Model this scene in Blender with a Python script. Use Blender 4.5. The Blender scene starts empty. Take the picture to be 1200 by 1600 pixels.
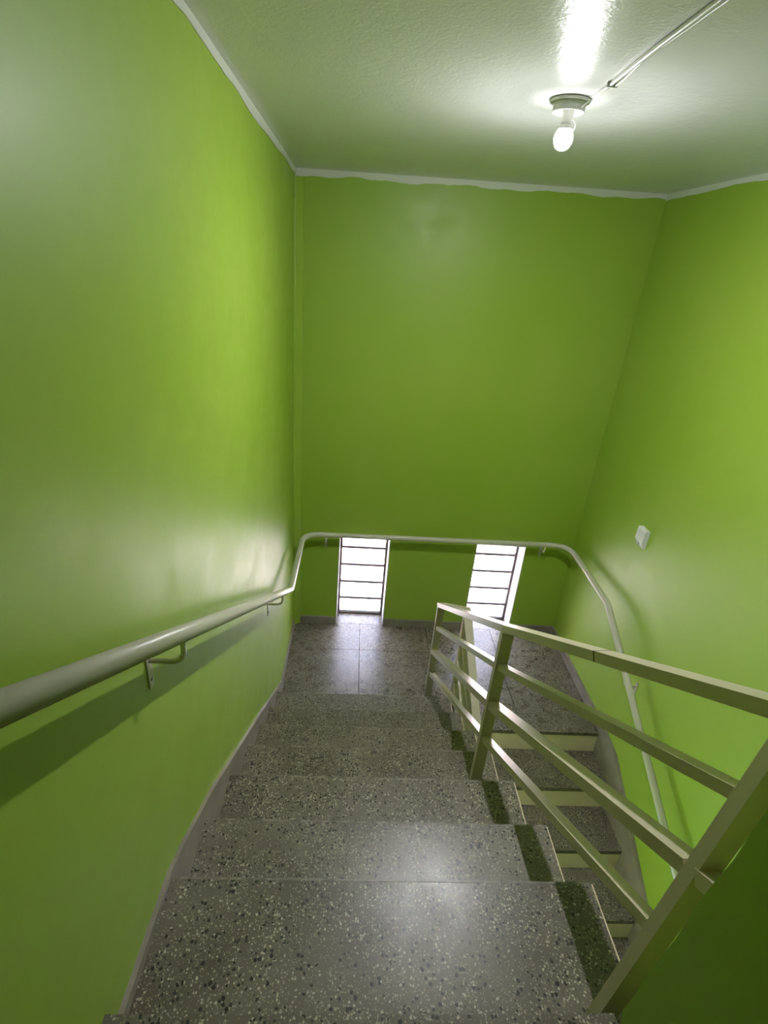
import bpy, bmesh, math, random
from mathutils import Vector, Matrix
random.seed(7)
S = bpy.context.scene
COL = S.collection

# ------------------------------------------------------------------ camera
PIT, YAW, ROL, FPX = 0.4448, 0.0669, 0.0843, 823.9
CAM = Vector((0.4219, -3.4987, 2.6979))
def cam_axes():
    cp, sp, cy, sy = math.cos(PIT), math.sin(PIT), math.cos(YAW), math.sin(YAW)
    f = Vector((sy*cp, cy*cp, -sp)); r = Vector((cy, -sy, 0)); u = r.cross(f)
    cr, sr = math.cos(ROL), math.sin(ROL)
    return cr*r + sr*u, -sr*r + cr*u, f
r_, u_, f_ = cam_axes()
cd = bpy.data.cameras.new('camera'); cam = bpy.data.objects.new('camera', cd); COL.objects.link(cam)
cam.matrix_world = Matrix(((r_.x, u_.x, -f_.x, CAM.x), (r_.y, u_.y, -f_.y, CAM.y), (r_.z, u_.z, -f_.z, CAM.z), (0, 0, 0, 1)))
cd.sensor_fit = 'VERTICAL'; cd.sensor_height = 36.0; cd.sensor_width = 27.0
cd.lens = FPX/1600*36.0; cd.clip_start = 0.02; cd.clip_end = 200
S.camera = cam

# ------------------------------------------------------------------ world, sun, exposure
w = bpy.data.worlds.new('sky'); S.world = w; w.use_nodes = True
bg = w.node_tree.nodes['Background']; bg.inputs[0].default_value = (0.56, 0.66, 1.0, 1); bg.inputs[1].default_value = 8.0
sl = bpy.data.lights.new('sun_offscreen', 'SUN'); sl.energy = 30.0; sl.angle = 0.02; sl.color = (1.0, 0.80, 0.64)
so = bpy.data.objects.new('sun_offscreen', sl); COL.objects.link(so)
so.rotation_euler = Vector((-1.0, -0.12, -1.2)).to_track_quat('-Z', 'Y').to_euler()
so.location = (6, 3, 9)
vs = S.view_settings
vs.view_transform = 'Standard'; vs.look = 'None'; vs.gamma = 1.0; vs.use_curve_mapping = False
vs.exposure = 1.42
BULB = 2250.0      # radiance of the stair bulb

# ------------------------------------------------------------------ dimensions (metres; landing floor z = 0)
W, H = 2.142, 3.165
WS = 1.118                       # width of the upper flight
YN = [-0.948, -1.242, -1.529, -1.808, -2.095, -2.394, -2.669, -3.001]
ZN = [0.172, 0.346, 0.522, 0.700, 0.877, 1.056, 1.230, 1.387]
LR, GR, RR = 1.046, 0.2788, 0.1703
YB = -5.0                        # wall behind the camera
ZB = -8*RR                       # lower floor

# ------------------------------------------------------------------ materials
MATS = {}
class NT:
    def __init__(s, name):
        s.m = bpy.data.materials.new(name); s.m.use_nodes = True
        s.t = s.m.node_tree; s.n = s.t.nodes; s.b = s.n['Principled BSDF']
        MATS[name] = s.m
        s.pos = s.n.new('ShaderNodeNewGeometry').outputs['Position']
    def node(s, typ, ins=None, **kw):
        n = s.n.new(typ)
        for k, v in kw.items(): setattr(n, k, v)
        for k, v in (ins or {}).items():
            if hasattr(v, 'links'): s.t.links.new(v, n.inputs[k])
            else: n.inputs[k].default_value = v
        return n
    def noise(s, scale, detail=3, rough=0.5, vec=None, dist=0.0):
        return s.node('ShaderNodeTexNoise', {'Vector': vec or s.pos, 'Scale': scale, 'Detail': detail, 'Roughness': rough, 'Distortion': dist}).outputs[0]
    def ramp(s, fac, a, b, ca=(0, 0, 0, 1), cb=(1, 1, 1, 1)):
        n = s.node('ShaderNodeValToRGB', {'Fac': fac}); e = n.color_ramp.elements
        e[0].position = a; e[1].position = b; e[0].color = ca; e[1].color = cb
        return n.outputs[0]
    def mix(s, fac, a, b, typ='MIX'):
        n = s.node('ShaderNodeMix', data_type='RGBA', blend_type=typ)
        for k, v in ((0, fac), (6, a), (7, b)):
            if hasattr(v, 'links'): s.t.links.new(v, n.inputs[k])
            else: n.inputs[k].default_value = v
        return n.outputs[2]
    def math(s, op, a, b=0.0):
        n = s.node('ShaderNodeMath', operation=op)
        for k, v in ((0, a), (1, b)):
            if hasattr(v, 'links'): s.t.links.new(v, n.inputs[k])
            else: n.inputs[k].default_value = v
        return n.outputs[0]
    def set(s, k, v):
        if hasattr(v, 'links'): s.t.links.new(v, s.b.inputs[k])
        else: s.b.inputs[k].default_value = v
    def bump(s, h, strength, dist=0.002):
        n = s.node('ShaderNodeBump', {'Height': h, 'Strength': strength, 'Distance': dist})
        s.t.links.new(n.outputs[0], s.b.inputs['Normal'])

def c(r, g, b): return (r, g, b, 1)

def wall_paint(name, base, alt, rough=0.36):
    t = NT(name)
    n1 = t.noise(1.3, 4, 0.55); n2 = t.noise(9, 3, 0.6)
    col = t.mix(t.ramp(n1, 0.35, 0.7), base, alt)
    col = t.mix(t.math('MULTIPLY', t.ramp(n2, 0.55, 0.8), 0.22), col, c(base[0]*1.1, base[1]*0.93, base[2]*1.6))
    t.set('Base Color', col)
    t.set('Roughness', t.math('ADD', t.math('MULTIPLY', t.noise(6, 5, 0.65, dist=0.6), 0.30), rough-0.15))
    t.set('Specular IOR Level', 0.5)
    t.bump(t.math('ADD', t.noise(60, 3), t.math('MULTIPLY', n2, 1.5)), 0.18, 0.002)
wall_paint('green_paint', c(0.290, 0.445, 0.040), c(0.325, 0.460, 0.062), 0.45)

t = NT('ceiling_paint')
n1 = t.noise(1.2, 3); t.set('Base Color', t.mix(n1, c(0.71, 0.71, 0.71), c(0.76, 0.76, 0.76)))
t.set('Roughness', 0.26); t.set('Specular IOR Level', 0.16)
t.bump(t.math('ADD', t.noise(28, 3, 0.6, dist=0.8), t.math('MULTIPLY', t.noise(120, 2), 0.4)), 0.32, 0.004)

t = NT('white_band'); t.set('Base Color', c(0.66, 0.67, 0.62)); t.set('Roughness', 0.5); t.bump(t.noise(50, 3), 0.2)

def terrazzo(name, matrix1, matrix2, light_amt, sc=1.0, rough=0.26, black=0.36):
    t = NT(name)
    warp = t.node('ShaderNodeTexNoise', {'Vector': t.pos, 'Scale': 75.0, 'Detail': 2.0}).outputs['Color']
    off = t.node('ShaderNodeVectorMath', {0: warp, 1: (0.5, 0.5, 0.5)}, operation='SUBTRACT').outputs[0]
    off = t.node('ShaderNodeVectorMath', {0: off, 'Scale': 0.007}, operation='SCALE').outputs[0]
    p = t.node('ShaderNodeVectorMath', {0: t.pos, 1: off}, operation='ADD').outputs[0]
    big = t.noise(3.2, 3, 0.6)
    patch = t.noise(9.0, 2, 0.5)
    col = t.mix(t.ramp(big, 0.35, 0.65), matrix1, matrix2)
    def layer(scale, keep, size, shift):
        v = t.node('ShaderNodeTexVoronoi', {'Vector': t.node('ShaderNodeVectorMath', {0: p, 1: shift}, operation='ADD').outputs[0], 'Scale': scale, 'Randomness': 1.0})
        sep = t.node('ShaderNodeSeparateColor', {0: v.outputs['Color']})
        lim = t.math('MULTIPLY', t.math('ADD', t.math('MULTIPLY', sep.outputs[1], 0.7), 0.45), size)
        inside = t.math('LESS_THAN', v.outputs['Distance'], lim)
        kp = t.math('LESS_THAN', sep.outputs[0], keep)
        return t.math('MULTIPLY', inside, kp), sep.outputs[2]
    m, rnd = layer(260*sc, light_amt*0.9, 0.42, (3.1, 1.7, 0.3))
    col = t.mix(m, col, t.mix(rnd, c(0.20, 0.20, 0.14), c(0.38, 0.35, 0.27)))
    dens = t.math('MULTIPLY', t.ramp(patch, 0.30, 0.62), light_amt*1.25)
    m, rnd = layer(165*sc, dens, 0.46, (0.0, 0.0, 0.0))
    col = t.mix(m, col, t.mix(rnd, c(0.22, 0.22, 0.15), c(0.52, 0.47, 0.37)))
    m, rnd = layer(112*sc, t.math('MULTIPLY', t.ramp(patch, 0.2, 0.7), black), 0.50, (7.7, 2.2, 5.1))
    col = t.mix(m, col, t.mix(rnd, c(0.006, 0.007, 0.008), c(0.03, 0.032, 0.03)))
    t.set('Base Color', col)
    t.set('Roughness', t.math('ADD', t.math('MULTIPLY', t.noise(14, 4), 0.22), rough-0.08))
    t.set('Specular IOR Level', 0.5)
    t.bump(t.noise(40, 3), 0.06, 0.002)
terrazzo('terrazzo_step', c(0.102, 0.084, 0.064), c(0.165, 0.142, 0.114), 0.50, 1.0, 0.32)
terrazzo('terrazzo_floor', c(0.102, 0.084, 0.064), c(0.165, 0.142, 0.114), 0.45, 0.95, 0.26, 0.62)
t = NT('skirting_stone')
n = t.noise(7, 4); t.set('Base Color', t.mix(t.ramp(n, 0.3, 0.75), c(0.21, 0.18, 0.155), c(0.34, 0.30, 0.265)))
t.set('Roughness', 0.35); t.bump(t.noise(40, 3), 0.1)
t = NT('worn_edge'); t.set('Base Color', t.mix(t.ramp(t.noise(30, 3), 0.35, 0.65), c(0.12, 0.105, 0.085), c(0.28, 0.25, 0.21))); t.set('Roughness', 0.4)
t = NT('grout'); t.set('Base Color', c(0.05, 0.048, 0.045)); t.set('Roughness', 0.8)

def enamel(name, col, chips=0.0, rough=0.32):
    t = NT(name)
    n = t.noise(5, 3); cc = t.mix(n, col, c(col[0]*0.88, col[1]*0.87, col[2]*0.82))
    if chips:
        k = t.ramp(t.noise(38, 2, 0.5), 0.765, 0.772)
        cc = t.mix(k, cc, c(0.05, 0.04, 0.03))
    t.set('Base Color', cc); t.set('Roughness', rough); t.bump(t.noise(90, 2), 0.08, 0.001)
enamel('rail_paint', c(0.54, 0.485, 0.375), 1)
enamel('pipe_paint', c(0.58, 0.56, 0.47))
enamel('riser_paint', c(0.82, 0.69, 0.56), 0, 0.5)
enamel('jamb_paint', c(0.62, 0.61, 0.63), 0, 0.5)
enamel('frame_metal', c(0.14, 0.105, 0.10), 0, 0.45)
enamel('white_plastic', c(0.66, 0.66, 0.64), 0, 0.35)
enamel('box_plastic', c(0.82, 0.82, 0.80), 0, 0.35)
enamel('grey_metal', c(0.45, 0.44, 0.42), 0, 0.4)
enamel('dark_seam', c(0.03, 0.025, 0.02), 0, 0.7)
enamel('lime_splash', c(0.26, 0.44, 0.04), 0, 0.5)
enamel('plaster_mark', c(0.5, 0.47, 0.38), 0, 0.8)
t = NT('concrete'); t.set('Base Color', t.mix(t.noise(4, 4), c(0.30, 0.29, 0.26), c(0.42, 0.40, 0.36))); t.set('Roughness', 0.85)
t = NT('pale_paving'); t.set('Base Color', t.mix(t.noise(0.6, 4), c(0.66, 0.52, 0.42), c(0.74, 0.62, 0.52))); t.set('Roughness', 0.85)
t = NT('bulb_glow'); t.set('Base Color', c(1, 1, 1)); t.set('Emission Color', c(0.98, 0.97, 1.0)); t.set('Emission Strength', BULB)

t = NT('shoulder_glow'); t.set('Base Color', c(1, 1, 1)); t.set('Emission Color', c(0.98, 0.97, 1.0)); t.set('Emission Strength', 26.0)
t = NT('ribbed_glass'); nt = t.t; n = t.n
n.remove(t.b); out = n['Material Output']
tr = n.new('ShaderNodeBsdfTransparent'); tr.inputs[0].default_value = c(0.97, 0.97, 0.96)
tl = n.new('ShaderNodeBsdfTranslucent'); tl.inputs[0].default_value = c(0.92, 0.90, 0.88)
gl = n.new('ShaderNodeBsdfGlossy'); gl.inputs['Roughness'].default_value = 0.12; gl.inputs[0].default_value = c(1, 1, 1)
sx = t.node('ShaderNodeSeparateXYZ', {0: t.pos})
gx = t.math('LESS_THAN', t.math('FRACT', t.math('MULTIPLY', sx.outputs[0], 62.0)), 0.14)
gz = t.math('LESS_THAN', t.math('FRACT', t.math('MULTIPLY', sx.outputs[2], 62.0)), 0.14)
grid = t.math('MAXIMUM', gx, gz)
m1 = n.new('ShaderNodeMixShader'); nt.links.new(t.math('ADD', t.math('MULTIPLY', grid, 0.25), 0.25), m1.inputs[0])
nt.links.new(tr.outputs[0], m1.inputs[1]); nt.links.new(tl.outputs[0], m1.inputs[2])
m2 = n.new('ShaderNodeMixShader'); m2.inputs[0].default_value = 0.04
nt.links.new(m1.outputs[0], m2.inputs[1]); nt.links.new(gl.outputs[0], m2.inputs[2])
nt.links.new(m2.outputs[0], out.inputs[0])

# ------------------------------------------------------------------ geometry helpers
def link(name, bm, mat, parent=None, smooth=False, bevel=0.0):
    if bevel:
        bmesh.ops.bevel(bm, geom=[e for e in bm.edges if len(e.link_faces) == 2 and e.calc_face_angle(0) > 0.6], offset=bevel, segments=2, affect='EDGES', profile=0.5)
    bmesh.ops.recalc_face_normals(bm, faces=bm.faces)
    me = bpy.data.meshes.new(name); bm.to_mesh(me); bm.free()
    me.materials.append(MATS[mat])
    if smooth:
        for p in me.polygons: p.use_smooth = True
    o = bpy.data.objects.new(name, me); COL.objects.link(o)
    if parent: o.parent = parent; o.matrix_parent_inverse = parent.matrix_world.inverted()
    return o
def box(x0, x1, y0, y1, z0, z1, bm=None):
    bm = bm or bmesh.new()
    v = [bm.verts.new((x, y, z)) for x in (x0, x1) for y in (y0, y1) for z in (z0, z1)]
    for f in ((0, 1, 3, 2), (4, 6, 7, 5), (0, 4, 5, 1), (2, 3, 7, 6), (0, 2, 6, 4), (1, 5, 7, 3)):
        bm.faces.new([v[i] for i in f])
    return bm
def prism_x(poly, x0, x1, bm=None):            # poly of (y, z) extruded along x
    bm = bm or bmesh.new()
    a = [bm.verts.new((x0, y, z)) for y, z in poly]; b = [bm.verts.new((x1, y, z)) for y, z in poly]
    bm.faces.new(a[::-1]); bm.faces.new(b)
    for i in range(len(poly)):
        j = (i+1) % len(poly); bm.faces.new((a[i], a[j], b[j], b[i]))
    return bm
def prism_z(poly, z0, z1):
    bm = bmesh.new()
    a = [bm.verts.new((x, y, z0)) for x, y in poly]; b = [bm.verts.new((x, y, z1)) for x, y in poly]
    bm.faces.new(a[::-1]); bm.faces.new(b)
    for i in range(len(poly)):
        j = (i+1) % len(poly); bm.faces.new((a[i], a[j], b[j], b[i]))
    return bm
def bar(p, q, wx, h, up=Vector((0, 0, 1)), bm=None):   # rectangular bar from p to q, centred on the line
    bm = bm or bmesh.new(); p = Vector(p); q = Vector(q); d = (q-p).normalized()
    s = d.cross(up).normalized(); n = s.cross(d).normalized()
    R = []
    for P in (p, q):
        R.append([bm.verts.new(P + s*wx/2*a + n*h/2*b) for a, b in ((-1, -1), (1, -1), (1, 1), (-1, 1))])
    bm.faces.new(R[0][::-1]); bm.faces.new(R[1])
    for i in range(4):
        j = (i+1) % 4; bm.faces.new((R[0][i], R[0][j], R[1][j], R[1][i]))
    return bm
def tube(pts, r, seg=16, bm=None):
    bm = bm or bmesh.new(); pts = [Vector(p) for p in pts]; rings = []; prev = None
    for i, p in enumerate(pts):
        a = pts[i]-pts[i-1] if i else pts[1]-pts[0]
        b = pts[i+1]-pts[i] if i < len(pts)-1 else a
        d = (a.normalized()+b.normalized()).normalized()
        n = (prev - d*prev.dot(d)).normalized() if prev else d.orthogonal().normalized()
        prev = n; bn = d.cross(n); k = 1/max(0.5, d.dot(a.normalized()))
        k = min(k, 1.2)
        rings.append([bm.verts.new(p + (n*math.cos(t) + bn*math.sin(t))*r*k) for t in [2*math.pi*j/seg for j in range(seg)]])
    for a, b in zip(rings, rings[1:]):
        for j in range(seg):
            k = (j+1) % seg; bm.faces.new((a[j], a[k], b[k], b[j]))
    bm.faces.new(rings[0][::-1]); bm.faces.new(rings[-1])
    return bm
def lathe(prof, cx, cy, seg=40):               # prof of (r, z)
    bm = bmesh.new(); rings = []
    for r, z in prof:
        rings.append([bm.verts.new((cx+max(r, 1e-4)*math.cos(2*math.pi*j/seg), cy+max(r, 1e-4)*math.sin(2*math.pi*j/seg), z)) for j in range(seg)])
    for a, b in zip(rings, rings[1:]):
        for j in range(seg):
            k = (j+1) % seg; bm.faces.new((a[j], a[k], b[k], b[j]))
    bm.faces.new(rings[0][::-1]); bm.faces.new(rings[-1])
    return bm
def arc(pa, corner, pb, n=8):                  # quadratic rounding from pa to pb round corner
    pa, c0, pb = Vector(pa), Vector(corner), Vector(pb)
    return [(1-t)**2*pa + 2*t*(1-t)*c0 + t*t*pb for t in [i/n for i in range(n+1)]]
def empty(name, loc):
    o = bpy.data.objects.new(name, None); COL.objects.link(o); o.location = loc
    o.empty_display_size = 0.1
    o.matrix_world = Matrix.Translation(loc); return o
def tag(o, label, cat=None, group=None, kind=None):
    o['label'] = label
    if cat: o['category'] = cat
    if group: o['group'] = group
    if kind: o['kind'] = kind
    return o
def struct(o, label=None):
    o['kind'] = 'structure'
    if label: o['label'] = label
    return o

# ------------------------------------------------------------------ room shell
WT = 0.25
struct(link('wall_left', box(-0.2, 0, YB-0.2, WT, ZB-0.2, H+0.2), 'green_paint'), 'lime green wall beside the upward flight carrying the long handrail')
struct(link('wall_right', box(W, W+0.2, YB-0.2, WT, ZB-0.2, H+0.2), 'green_paint'), 'lime green wall beside the downward flight with a small white box')
WIN = [(0.336, 0.727), (1.384, 1.774)]; WTOP = 0.80
bm = bmesh.new()
xs = [0, WIN[0][0], WIN[0][1], WIN[1][0], WIN[1][1], W]
for i in range(5):
    if i in (1, 3):
        box(xs[i], xs[i+1], 0, WT, WTOP, H+0.2, bm); box(xs[i], xs[i+1], 0, WT, ZB-0.2, -0.03, bm)
    else: box(xs[i], xs[i+1], 0, WT, ZB-0.2, H+0.2, bm)
bmesh.ops.remove_doubles(bm, verts=bm.verts, dist=1e-5)
# drop interior partitions between the boxes
seen = {}
for f in list(bm.faces):
    k = tuple(sorted(v.index for v in f.verts)); 
bm.verts.index_update()
for f in list(bm.faces):
    k = tuple(sorted(v.index for v in f.verts)); seen.setdefault(k, []).append(f)
bmesh.ops.delete(bm, geom=[f for v in seen.values() if len(v) > 1 for f in v], context='FACES_ONLY')
struct(link('wall_back', bm, 'green_paint'), 'lime green end wall with two low floor-level windows')
struct(link('wall_front', box(0, W, YB-0.2, YB, ZB-0.2, H+0.2), 'green_paint'))
# dividing wall beside the camera, its end next to the last railing post, with a slightly ragged plaster edge
bm = bmesh.new(); N = 60; z0, z1 = ZB, H-0.0
front = []; backv = []
for i in range(N+1):
    z = z0+(z1-z0)*i/N; j = random.uniform(-0.004, 0.004); ye = -3.009-0.064*(z-1.38) if z > 1.36 else -3.042
    front.append(bm.verts.new((0.996, ye+j, z))); backv.append(bm.verts.new((1.130, ye+j*0.5, z)))
fb0 = bm.verts.new((0.996, YB, z0)); fb1 = bm.verts.new((0.996, YB, z1)); bb0 = bm.verts.new((1.130, YB, z0)); bb1 = bm.verts.new((1.130, YB, z1))
bm.faces.new(front+[fb1, fb0]); bm.faces.new(backv[::-1]+[bb0, bb1])
for i in range(N): bm.faces.new((front[i], backv[i], backv[i+1], front[i+1]))
bm.faces.new((front[0], fb0, bb0, backv[0])); bm.faces.new((front[-1], backv[-1], bb1, fb1)); bm.faces.new((fb0, fb1, bb1, bb0))
dv = link('wall_divider', bm, 'green_paint')
struct(dv, 'dull green wall end with rough edge beside the last railing post')

# ceiling: plaster slightly lower towards the far left corner
bm = bmesh.new(); NX, NY = 12, 24
def ceil_z(x, y): return H - 0.042*max(0, 1-x/W)*max(0, 1+y/2.0)
g = [[bm.verts.new((W*i/NX, YB+(0-YB)*j/NY, ceil_z(W*i/NX, YB+(0-YB)*j/NY))) for i in range(NX+1)] for j in range(NY+1)]
for j in range(NY):
    for i in range(NX): bm.faces.new((g[j][i], g[j+1][i], g[j+1][i+1], g[j][i+1]))
ex = bmesh.ops.extrude_face_region(bm, geom=bm.faces[:])
for v in ex['geom']:
    if isinstance(v, bmesh.types.BMVert): v.co.z = H+0.18
struct(link('ceiling', bm, 'ceiling_paint', smooth=False), 'glossy greyish white ceiling slab')

# painted white band under the ceiling, ragged at its lower edge
def band(name, a, b, nrm, label, w0, w1):
    a, b, nrm = Vector(a), Vector(b), Vector(nrm); bm = bmesh.new(); n = 110; T = []; B = []
    ph = random.random()*9
    for i in range(n+1):
        s = i/n; p = a.lerp(b, s); zt = ceil_z(p.x, p.y)
        wdt = w0+(w1-w0)*s + 0.005*math.sin(s*23+ph) + 0.003*math.sin(s*61+ph*2) + random.uniform(-0.0018, 0.0018)
        T.append([bm.verts.new((p.x+nrm.x*o, p.y+nrm.y*o, zt)) for o in (0, 0.003)])
        B.append([bm.verts.new((p.x+nrm.x*o, p.y+nrm.y*o, zt-wdt)) for o in (0, 0.003)])
    for i in range(n):
        bm.faces.new((T[i][1], T[i+1][1], B[i+1][1], B[i][1])); bm.faces.new((B[i][1], B[i+1][1], B[i+1][0], B[i][0]))
        bm.faces.new((T[i][0], B[i][0], B[i+1][0], T[i+1][0])); bm.faces.new((T[i][0], T[i+1][0], T[i+1][1], T[i][1]))
    for i in (0, n): bm.faces.new((T[i][0], T[i][1], B[i][1], B[i][0]))
    struct(link(name, bm, 'white_band'), label)
band('trim_1', (0, 0, 0), (0, YB, 0), (1, 0, 0), 'ragged white painted band along the top of the handrail wall', 0.032, 0.026)
band('trim_2', (0, 0, 0), (W, 0, 0), (0, -1, 0), 'ragged white painted band along the top of the window wall', 0.034, 0.030)
band('trim_3', (W, 0, 0), (W, YB, 0), (-1, 0, 0), 'ragged white painted band along the top of the white box wall', 0.030, 0.026)
# chamfered plaster strip in the far left corner
struct(link('trim_4', prism_z([(0, 0), (0, -0.05), (0.012, -0.048), (0.05, -0.014), (0.052, 0)], 0.0, ceil_z(0, 0)-0.042), 'green_paint'), 'green plaster fillet filling the corner of two walls')

# ------------------------------------------------------------------ landing, floors
fl = struct(link('floor', box(0, W, -LR+0.022, 0, -0.15, -0.026), 'grout'), 'half landing of grey terrazzo slabs below the windows')
gx = [0, 0.535, 1.075, 1.61, W]; gy = [0, -0.315, -0.90]
for j in range(2):
    for i in range(4):
        link('floor_slab', box(gx[i]+0.0018, gx[i+1]-0.0018, gy[j+1]+0.0018, gy[j]-0.0018, -0.026, random.uniform(-0.0006, 0)), 'terrazzo_floor', fl)
for a, b in ((0, WS), (WS, W)):                # edge slabs, the right one nosed over the downward flight
    link('floor_slab', box(a+0.0012, b-0.0012, -0.99 if a == 0 else -LR, -0.9012, -0.026, 0), 'terrazzo_floor', fl, bevel=0.003)
link('landing_riser', box(WS+0.003, W, -LR+0.004, -LR+0.022, -RR, -0.026), 'riser_paint', fl)
fu = struct(link('floor', box(0, 0.996, YB, YN[7]-0.034, ZN[7]-0.15, ZN[7]), 'terrazzo_step'), 'upper terrazzo floor at the head of the stairs')
fb = struct(link('floor', box(0, W, YB, -LR-7*GR-0.02, ZB-0.15, ZB), 'terrazzo_step'), 'lower terrazzo floor at the foot of the downward flight')

# ------------------------------------------------------------------ stair flights
up = empty('stair_flight', (0.559, -1.0, 0.0))
tag(up, 'terrazzo stair flight climbing from the landing beside the wall handrail', 'staircase')
ys = YN + [-3.2]
treads = []
for k in range(7):
    tr_ = link('tread', box(0.0125, WS, ys[k+1]-0.022, ys[k], ZN[k]-0.03, ZN[k]), 'terrazzo_step', up, bevel=0.003); treads.append(tr_)
    link('nosing', box(0.0125, WS, ys[k]-0.004, ys[k]+0.0015, ZN[k]-0.012, ZN[k]+0.0006), 'worn_edge', tr_)
    link('edge_strip', box(WS, WS+0.004, ys[k+1]-0.022, ys[k]-0.003, ZN[k]-0.03, ZN[k]-0.001), 'riser_paint', tr_)
link('tread', box(0.0125, 0.9955, YN[7]-0.034, YN[7], ZN[7]-0.03, ZN[7]), 'terrazzo_step', up, bevel=0.003)
for k in range(8):
    link('riser', box(0.0125, WS, ys[k]-0.040, ys[k]-0.022, (ZN[k-1] if k else 0.0), ZN[k]-0.03), 'terrazzo_step', up)
poly = []
for k in range(7):
    poly += [(ys[k]-0.040, (ZN[k-1]-0.03) if k else 0.0), (ys[k]-0.040, ZN[k]-0.03)]
poly += [(YN[7]-0.034, ZN[6]-0.03), (YN[7]-0.034, ZN[6]-0.26), (-1.16, -0.13), (ys[0]-0.040, -0.13)]
link('flight_slab', prism_x(poly, 0.0125, WS-0.002), 'riser_paint', up)
sp = bmesh.new(); vs_ = []
for i in range(14):
    a = 2*math.pi*i/14; rr = 0.009*(1+0.45*math.sin(3*a+1)+0.25*math.sin(5*a))
    vs_.append((0.135+rr*math.cos(a)*0.7, -2.958+rr*math.sin(a)*1.3))
sp.free(); link('paint_splash', prism_z(vs_, ZN[6]+0.0003, ZN[6]+0.0012), 'lime_splash', treads[6])

dn = empty('stair_flight', (1.63, -LR, -RR))
tag(dn, 'stair flight with cream painted risers descending behind the railing', 'staircase')
X0 = WS+0.012
for k in range(1, 8):
    y = -LR-GR*(k-1); z = -RR*k
    link('tread', box(X0, W-0.0005, y-GR, y+0.0215, z-0.03, z), 'terrazzo_step', dn, bevel=0.003)
    link('riser', box(X0, W-0.0005, y-GR+0.004, y-GR+0.022, z-RR, z-0.03), 'riser_paint', dn)
poly = []
for k in range(1, 8):
    y = -LR-GR*(k-1); z = -RR*k
    poly += [(y+0.0215, z-0.03), (y-GR+0.022, z-0.03)]
poly += [(-LR-7*GR+0.022, ZB), (-LR-7*GR+0.3, ZB), (-LR+0.0215, -0.35)]
link('flight_slab', prism_x(poly, X0, W-0.0005), 'riser_paint', dn)

# ------------------------------------------------------------------ skirting
def skirt(name, pts, x0, x1, bot, mat, label):
    poly = [(y, z) for y, z in pts] + [(y, z) for y, z in bot[::-1]]
    struct(link(name, prism_x(poly, x0, x1), mat), label)
stepb = [(-0.05, 0.0), (-0.948-0.04, 0.0)]
for k in range(7): stepb += [(ys[k]-0.0405, ZN[k]-0.02), (ys[k+1]-0.0405, ZN[k]-0.02)]
stepb += [(-3.3, ZN[6]-0.02)]
skirt('baseboard_left', [(-0.05, 0.050), (-0.72, 0.050), (-1.421, 0.51), (-2.018, 0.89), (-2.293, 1.062), (-2.548, 1.198), (-2.66, 1.245), (-2.985, 1.268), (-3.02, 1.40), (-3.3, 1.45)], 0.0, 0.012, [(-0.05, 0.0), (-0.99, 0.0), (-3.035, 1.20), (-3.3, 1.20)], 'skirting_stone', 'pale stone skirting rising along the climbing flight')
skirt('baseboard_right', [(-0.016, 0.072), (-1.08, 0.072), (-1.25, 0.05), (-1.38, -0.03), (-1.72, -0.235), (-3.0, -1.02)], W-0.018, W, [(-0.016, 0.0005), (-LR+0.024, 0.0005), (-LR-0.003, -RR), (-3.0, -1.36)], 'skirting_stone', 'grey stone skirting sloping down the descending flight')
for n, (a, b) in enumerate([(0.052, WIN[0][0]), (WIN[0][1], WIN[1][0]), (WIN[1][1], W-0.0005)]):
    struct(link('baseboard_back', box(a, b, -0.016, 0, 0.0005, 0.066), 'skirting_stone', bevel=0.003), ('short grey stone skirting in the corner by the handrail wall', 'grey stone skirting between the two windows', 'short grey stone skirting in the corner by the white box wall')[n])

# ------------------------------------------------------------------ windows
def window(name, a, b, label):
    root = struct(empty(name, ((a+b)/2, 0.15, 0.0)), label)
    yf = 0.15; f = 0.018
    link('window_sill', box(a, b, 0.0, WT, -0.03, 0.0), 'terrazzo_floor', root)
    link('window_jamb', box(a, a+0.008, 0.001, WT, 0.0, WTOP), 'jamb_paint', root)
    link('window_jamb', box(b-0.008, b, 0.001, WT, 0.0, WTOP), 'jamb_paint', root)
    link('window_head', box(a+0.008, b-0.008, 0.001, WT, WTOP-0.008, WTOP), 'jamb_paint', root)
    A, B, Z0, Z1 = a+0.008, b-0.008, 0.0, WTOP-0.008
    fr = bmesh.new()
    box(A, A+f, yf-0.012, yf+0.018, Z0, Z1, fr); box(B-f, B, yf-0.012, yf+0.018, Z0, Z1, fr)
    box(A+f, B-f, yf-0.012, yf+0.018, Z0, Z0+0.012, fr); box(A+f, B-f, yf-0.012, yf+0.018, Z1-0.015, Z1, fr)
    link('window_frame', fr, 'frame_metal', root)
    zb = [0.012, 0.157, 0.316, 0.477, 0.636, Z1-0.015]
    for z in zb[1:5]: link('glazing_bar', box(A+f, B-f, yf-0.010, yf+0.014, z-0.009, z+0.009), 'frame_metal', root)
    for i in range(5): link('window_pane', box(A+f, B-f, yf-0.001, yf+0.003, zb[i]+(0.007 if i else 0), zb[i+1]-(0.007 if i < 4 else 0)), 'ribbed_glass', root)
    # putty bead along the lowest pane
    link('putty_bead', box(A+f, B-f, yf-0.007, yf-0.001, 0.012, 0.030), 'jamb_paint', root)
    return root
window('window_1', *WIN[0], 'low barred window facing the climbing flight')
window('window_2', *WIN[1], 'low barred window beyond the railing, facing the descending flight')
struct(link('ground', box(-14, 16, 0.26, 40, -3.0, -2.9), 'pale_paving'), 'pale sunlit paving outside the windows')

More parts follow.
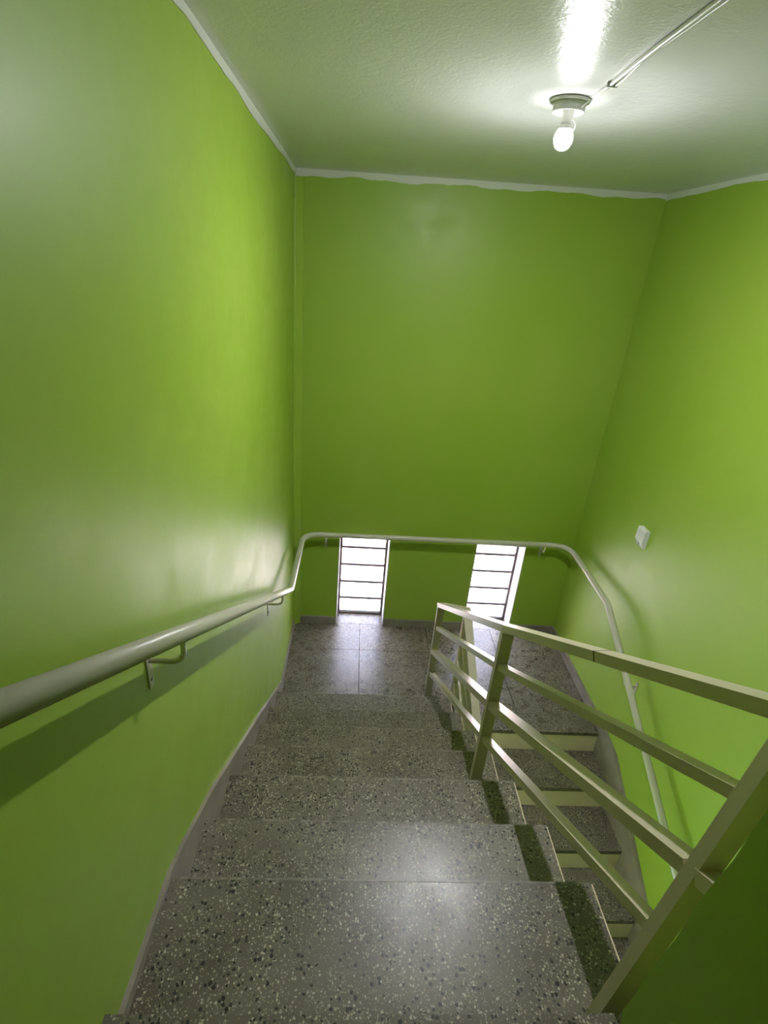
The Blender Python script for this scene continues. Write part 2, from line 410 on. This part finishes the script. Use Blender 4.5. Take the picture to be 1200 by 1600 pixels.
# ------------------------------------------------------------------ wall handrail
hr = empty('handrail', (0.08, -0.8, 0.87))
tag(hr, 'cream painted pipe handrail running round three green walls', 'handrail')
zl = 0.872
P = [(0.08, -3.75, zl+(3.75-0.83)*0.614), (0.08, -0.84, zl+0.008), (0.08, -0.82, zl-0.001)]
P = [Vector(p) for p in P] + arc((0.08, -0.22, zl-0.008), (0.08, -0.08, zl-0.016), (0.22, -0.08, zl-0.018))
P += arc((W-0.22, -0.08, zl-0.004), (W-0.08, -0.08, zl-0.004), (W-0.08, -0.22, zl-0.006))
P += [Vector((W-0.08, -0.78, zl-0.018)), Vector((W-0.08, -0.81, zl-0.026)), Vector((W-0.08, -3.0, zl-0.026-2.19*0.565))]
link('pipe', tube(P, 0.019, 20), 'pipe_paint', hr, smooth=True)
def bracket(base, out, along, zr, dark=False, drop=0.055):
    """base: point on wall plane; out: wall normal; zr: rail centre height above the arm"""
    base, out, along = Vector(base), Vector(out), Vector(along)
    e = base + out*0.08
    pts = [base + out*0.004] + arc(base + out*0.05, e, e + Vector((0, 0, drop*0.6)), 6) + [Vector((e.x, e.y, zr-0.012))]
    b = link('bracket', tube(pts, 0.0058, 10), 'pipe_paint', hr, smooth=True)
    s = along*0.013
    pl = bmesh.new(); zc = base.z
    prof = []
    for i in range(9):
        a = math.pi*i/8; prof.append((math.cos(a)*0.012, 0.020+0.012*math.sin(a)))
    prof += [(-math.cos(math.pi*i/8)*0.012, -0.063-0.012*math.sin(math.pi*i/8)) for i in range(9)]
    A = [pl.verts.new(base + along*u + Vector((0, 0, v)) ) for u, v in prof]
    B = [pl.verts.new(base + along*u + Vector((0, 0, v)) + out*0.004) for u, v in prof]
    pl.faces.new(A[::-1]); pl.faces.new(B)
    for i in range(len(A)): pl.faces.new((A[i], A[(i+1) % len(A)], B[(i+1) % len(A)], B[i]))
    link('wall_plate', pl, 'pipe_paint', b)
    for dz in (-0.052, 0.020):
        q = base + Vector((0, 0, dz)) + out*0.004
        link('screw', tube([q, q+out*0.0025], 0.004, 8), 'grey_metal', b)
zL = lambda y: zl + (-y-0.83)*0.614
for y in (-2.60, -1.16): bracket((0, y, zL(y)-0.075), (1, 0, 0), (0, 1, 0), zL(y))
bracket((0.24, 0, zl-0.018-0.075), (0, -1, 0), (1, 0, 0), zl-0.018)
bracket((1.885, 0, zl-0.004-0.075), (0, -1, 0), (1, 0, 0), zl-0.004)
zR = lambda y: zl-0.026-(-y-0.81)*0.565
for y in (-1.20, -2.35): bracket((W, y, zR(y)-0.07), (-1, 0, 0), (0, 1, 0), zR(y))

# ------------------------------------------------------------------ stair railing (square tube, two linked runs)
rg = empty('stair_railing', (1.012, -0.775, 0.0))
tag(rg, 'cream painted metal stair railing of square tubes between the two flights', 'railing')
XC, PW, PD = 1.012, 0.044, 0.026
def top_z(y): return 0.765 + (-y-0.765)*0.632
def post(x, y, z0, z1): return link('post', box(x-PW/2, x+PW/2, y-PD/2, y+PD/2, z0, z1), 'rail_paint', rg, bevel=0.002)
posts = [(-0.778, 0.0), (-1.968, ZN[3]), (-2.962, ZN[6])]
LEAN = 0.088                                   # the last post leans towards the right wall
def lean_x(z): return XC + LEAN*(z-1.25)
for y, z in posts[:2]: post(XC, y, z, top_z(y)-0.014)
ya, yb, yc = [p[0] for p in posts]; hd = PD/2
zt = top_z(yc)-0.014
link('post', bar((lean_x(ZN[6]), yc, ZN[6]), (lean_x(zt), yc, zt), PW, PD, Vector((0, 1, 0))), 'rail_paint', rg, bevel=0.002)
def rail_pt(y, off):
    z = top_z(y)-off; k = min(1.0, max(0.0, (y-yb)/(yc-yb)))
    return (XC + k*LEAN*(top_z(yc)-off-1.25), y, z)
tr0 = link('top_rail', bar(rail_pt(ya+hd, 0), rail_pt(yb, 0), 0.046, 0.027), 'rail_paint', rg, bevel=0.003)
tr0 = link('top_rail', bar(rail_pt(yb, 0), rail_pt(yc-hd, 0), 0.046, 0.027), 'rail_paint', rg, bevel=0.003)
link('top_rail', bar(rail_pt(yc-hd, 0), rail_pt(-3.052, 0), 0.046, 0.027), 'rail_paint', rg, bevel=0.003)
sy = -2.50
link('weld_seam', bar(rail_pt(sy, 0), rail_pt(sy-0.005, 0), 0.0475, 0.0272), 'dark_seam', tr0)
for off, wx, h in ((0.178, 0.030, 0.024), (0.370, 0.042, 0.030), (0.555, 0.030, 0.026)):
    segs = [(ya-hd, yb+hd), (yb-hd, yc+hd)]
    if off == 0.370: segs.append((yc-hd, -3.03))
    for a, b in segs: link('rail', bar(rail_pt(a, off), rail_pt(b, off), wx, h), 'rail_paint', rg, bevel=0.002)
# return piece to the descending run
XD = 1.172; yd = -0.835
link('return_bar', bar((XC+PW/2-0.006, ya+0.002, top_z(ya)-0.004), (XD+0.02, yd+0.018, top_z(ya)-0.004), 0.030, 0.026), 'rail_paint', rg, bevel=0.002)
def low_z(y): return 0.765 - (-y+yd)*0.611
lowp = [(yd, 0.0), (-2.05, -4*RR), (-3.0, -7*RR)]
for y, z in lowp: post(XD, y, z, low_z(y)-0.012)
tr1 = link('top_rail', bar((XD, yd+hd, low_z(yd+hd)), (XD, -3.05, low_z(-3.05)), 0.046, 0.027), 'rail_paint', rg, bevel=0.003)
for off, wx, h in ((0.178, 0.030, 0.024), (0.370, 0.042, 0.030), (0.555, 0.030, 0.026)):
    for (a, _), (b, _) in zip(lowp, lowp[1:]):
        link('rail', bar((XD, a-hd, low_z(a-hd)-off), (XD, b+hd, low_z(b+hd)-off), wx, h), 'rail_paint', rg, bevel=0.002)

# ------------------------------------------------------------------ ceiling lamp
LX, LY = 0.992, -1.603; LZ = ceil_z(LX, LY)
lamp = empty('ceiling_lamp', (LX, LY, LZ))
tag(lamp, 'bare glowing bulb in a round white ceiling rose', 'lamp')
link('ceiling_rose', lathe([(0.050, LZ), (0.057, LZ-0.001), (0.0585, LZ-0.004), (0.057, LZ-0.008), (0.050, LZ-0.009), (0.0475, LZ-0.012), (0.0455, LZ-0.026), (0.0470, LZ-0.029), (0.0455, LZ-0.032), (0.042, LZ-0.031), (0.040, LZ-0.026), (0.018, LZ-0.025)], LX, LY), 'white_plastic', lamp, smooth=True)
link('lamp_socket', lathe([(0.016, LZ-0.025), (0.0165, LZ-0.044), (0.0155, LZ-0.046), (0.0145, LZ-0.058), (0.0150, LZ-0.059)], LX, LY, 24), 'white_plastic', lamp, smooth=True)
def make_bulb(parent, x, y, z, mat):
    link('bulb_base', lathe([(0.0135, z-0.058), (0.0155, z-0.062), (0.0205, z-0.0715), (0.0200, z-0.0718)], x, y, 32), 'white_plastic', parent, smooth=True)
    dome = lambda a: (0.0278*math.sin(math.radians(a)), z-0.095+0.030*math.cos(math.radians(a)))
    link('bulb_shoulder', lathe([dome(48+84*i/12) for i in range(13)], x, y, 32), 'shoulder_glow', parent, smooth=True)
    link('bulb', lathe([dome(132+48*i/12) for i in range(13)], x, y, 32), mat, parent, smooth=True)
make_bulb(lamp, LX, LY, LZ, 'bulb_glow')
link('loose_wire', tube(arc((LX+0.012, LY-0.010, LZ-0.046), (LX+0.034, LY-0.012, LZ-0.060), (LX+0.020, LY-0.012, LZ-0.078), 8), 0.0016, 8), 'white_plastic', lamp, smooth=True)
link('feed_wire', tube(arc((LX+0.024, LY-0.041, LZ-0.024), (LX+0.03, LY-0.052, LZ-0.018), (LX+0.046, LY-0.055, LZ-0.006), 6), 0.0018, 8), 'white_plastic', lamp, smooth=True)

# cable run on the ceiling
cb = empty('ceiling_cable', (1.035, -1.68, H)); tag(cb, 'pale twin cables clipped to the ceiling leading to the bulb', 'cable')
A, B = Vector((1.040, -1.655, H)), Vector((1.005, -2.90, H))
def on(s, dx, dz): p = A.lerp(B, s); return (p.x+dx, p.y, H-dz)
link('conduit', tube([on(s/12, 0.0015*math.sin(s*1.3), 0.0062) for s in range(13)], 0.0058, 12), 'white_plastic', cb, smooth=True)
link('wire', tube([on(s/20, 0.011+0.004*math.sin(s*0.9), 0.004+0.006*max(0, math.sin(s*0.75-0.6))) for s in range(21)], 0.0032, 10), 'white_plastic', cb, smooth=True)
for s in (0.10, 0.62, 0.9):
    p = A.lerp(B, s); link('cable_clip', box(p.x-0.009, p.x+0.019, p.y-0.004, p.y+0.004, H-0.0135, H), 'white_plastic', cb, bevel=0.002)

# ------------------------------------------------------------------ small white box on the right wall
wb = empty('wall_box', (W, -0.82, 1.345)); tag(wb, 'small white plastic box with slanted cover on the green wall', 'wall box')
ya_, yb_, za_, zb_ = -0.862, -0.776, 1.288, 1.402
bm = bmesh.new()
sec = [(W, za_), (W-0.012, za_), (W-0.030, za_+0.034), (W-0.030, zb_-0.006), (W-0.024, zb_), (W, zb_)]
a = [bm.verts.new((x, ya_, z)) for x, z in sec]; b = [bm.verts.new((x, yb_, z)) for x, z in sec]
bm.faces.new(a); bm.faces.new(b[::-1])
for i in range(len(sec)):
    j = (i+1) % len(sec); bm.faces.new((a[i], b[i], b[j], a[j]))
link('housing', bm, 'box_plastic', wb, bevel=0.002)
link('lens', tube([(W-0.019, -0.819, 1.307), (W-0.024, -0.819, 1.3045)], 0.007, 12), 'grey_metal', wb)
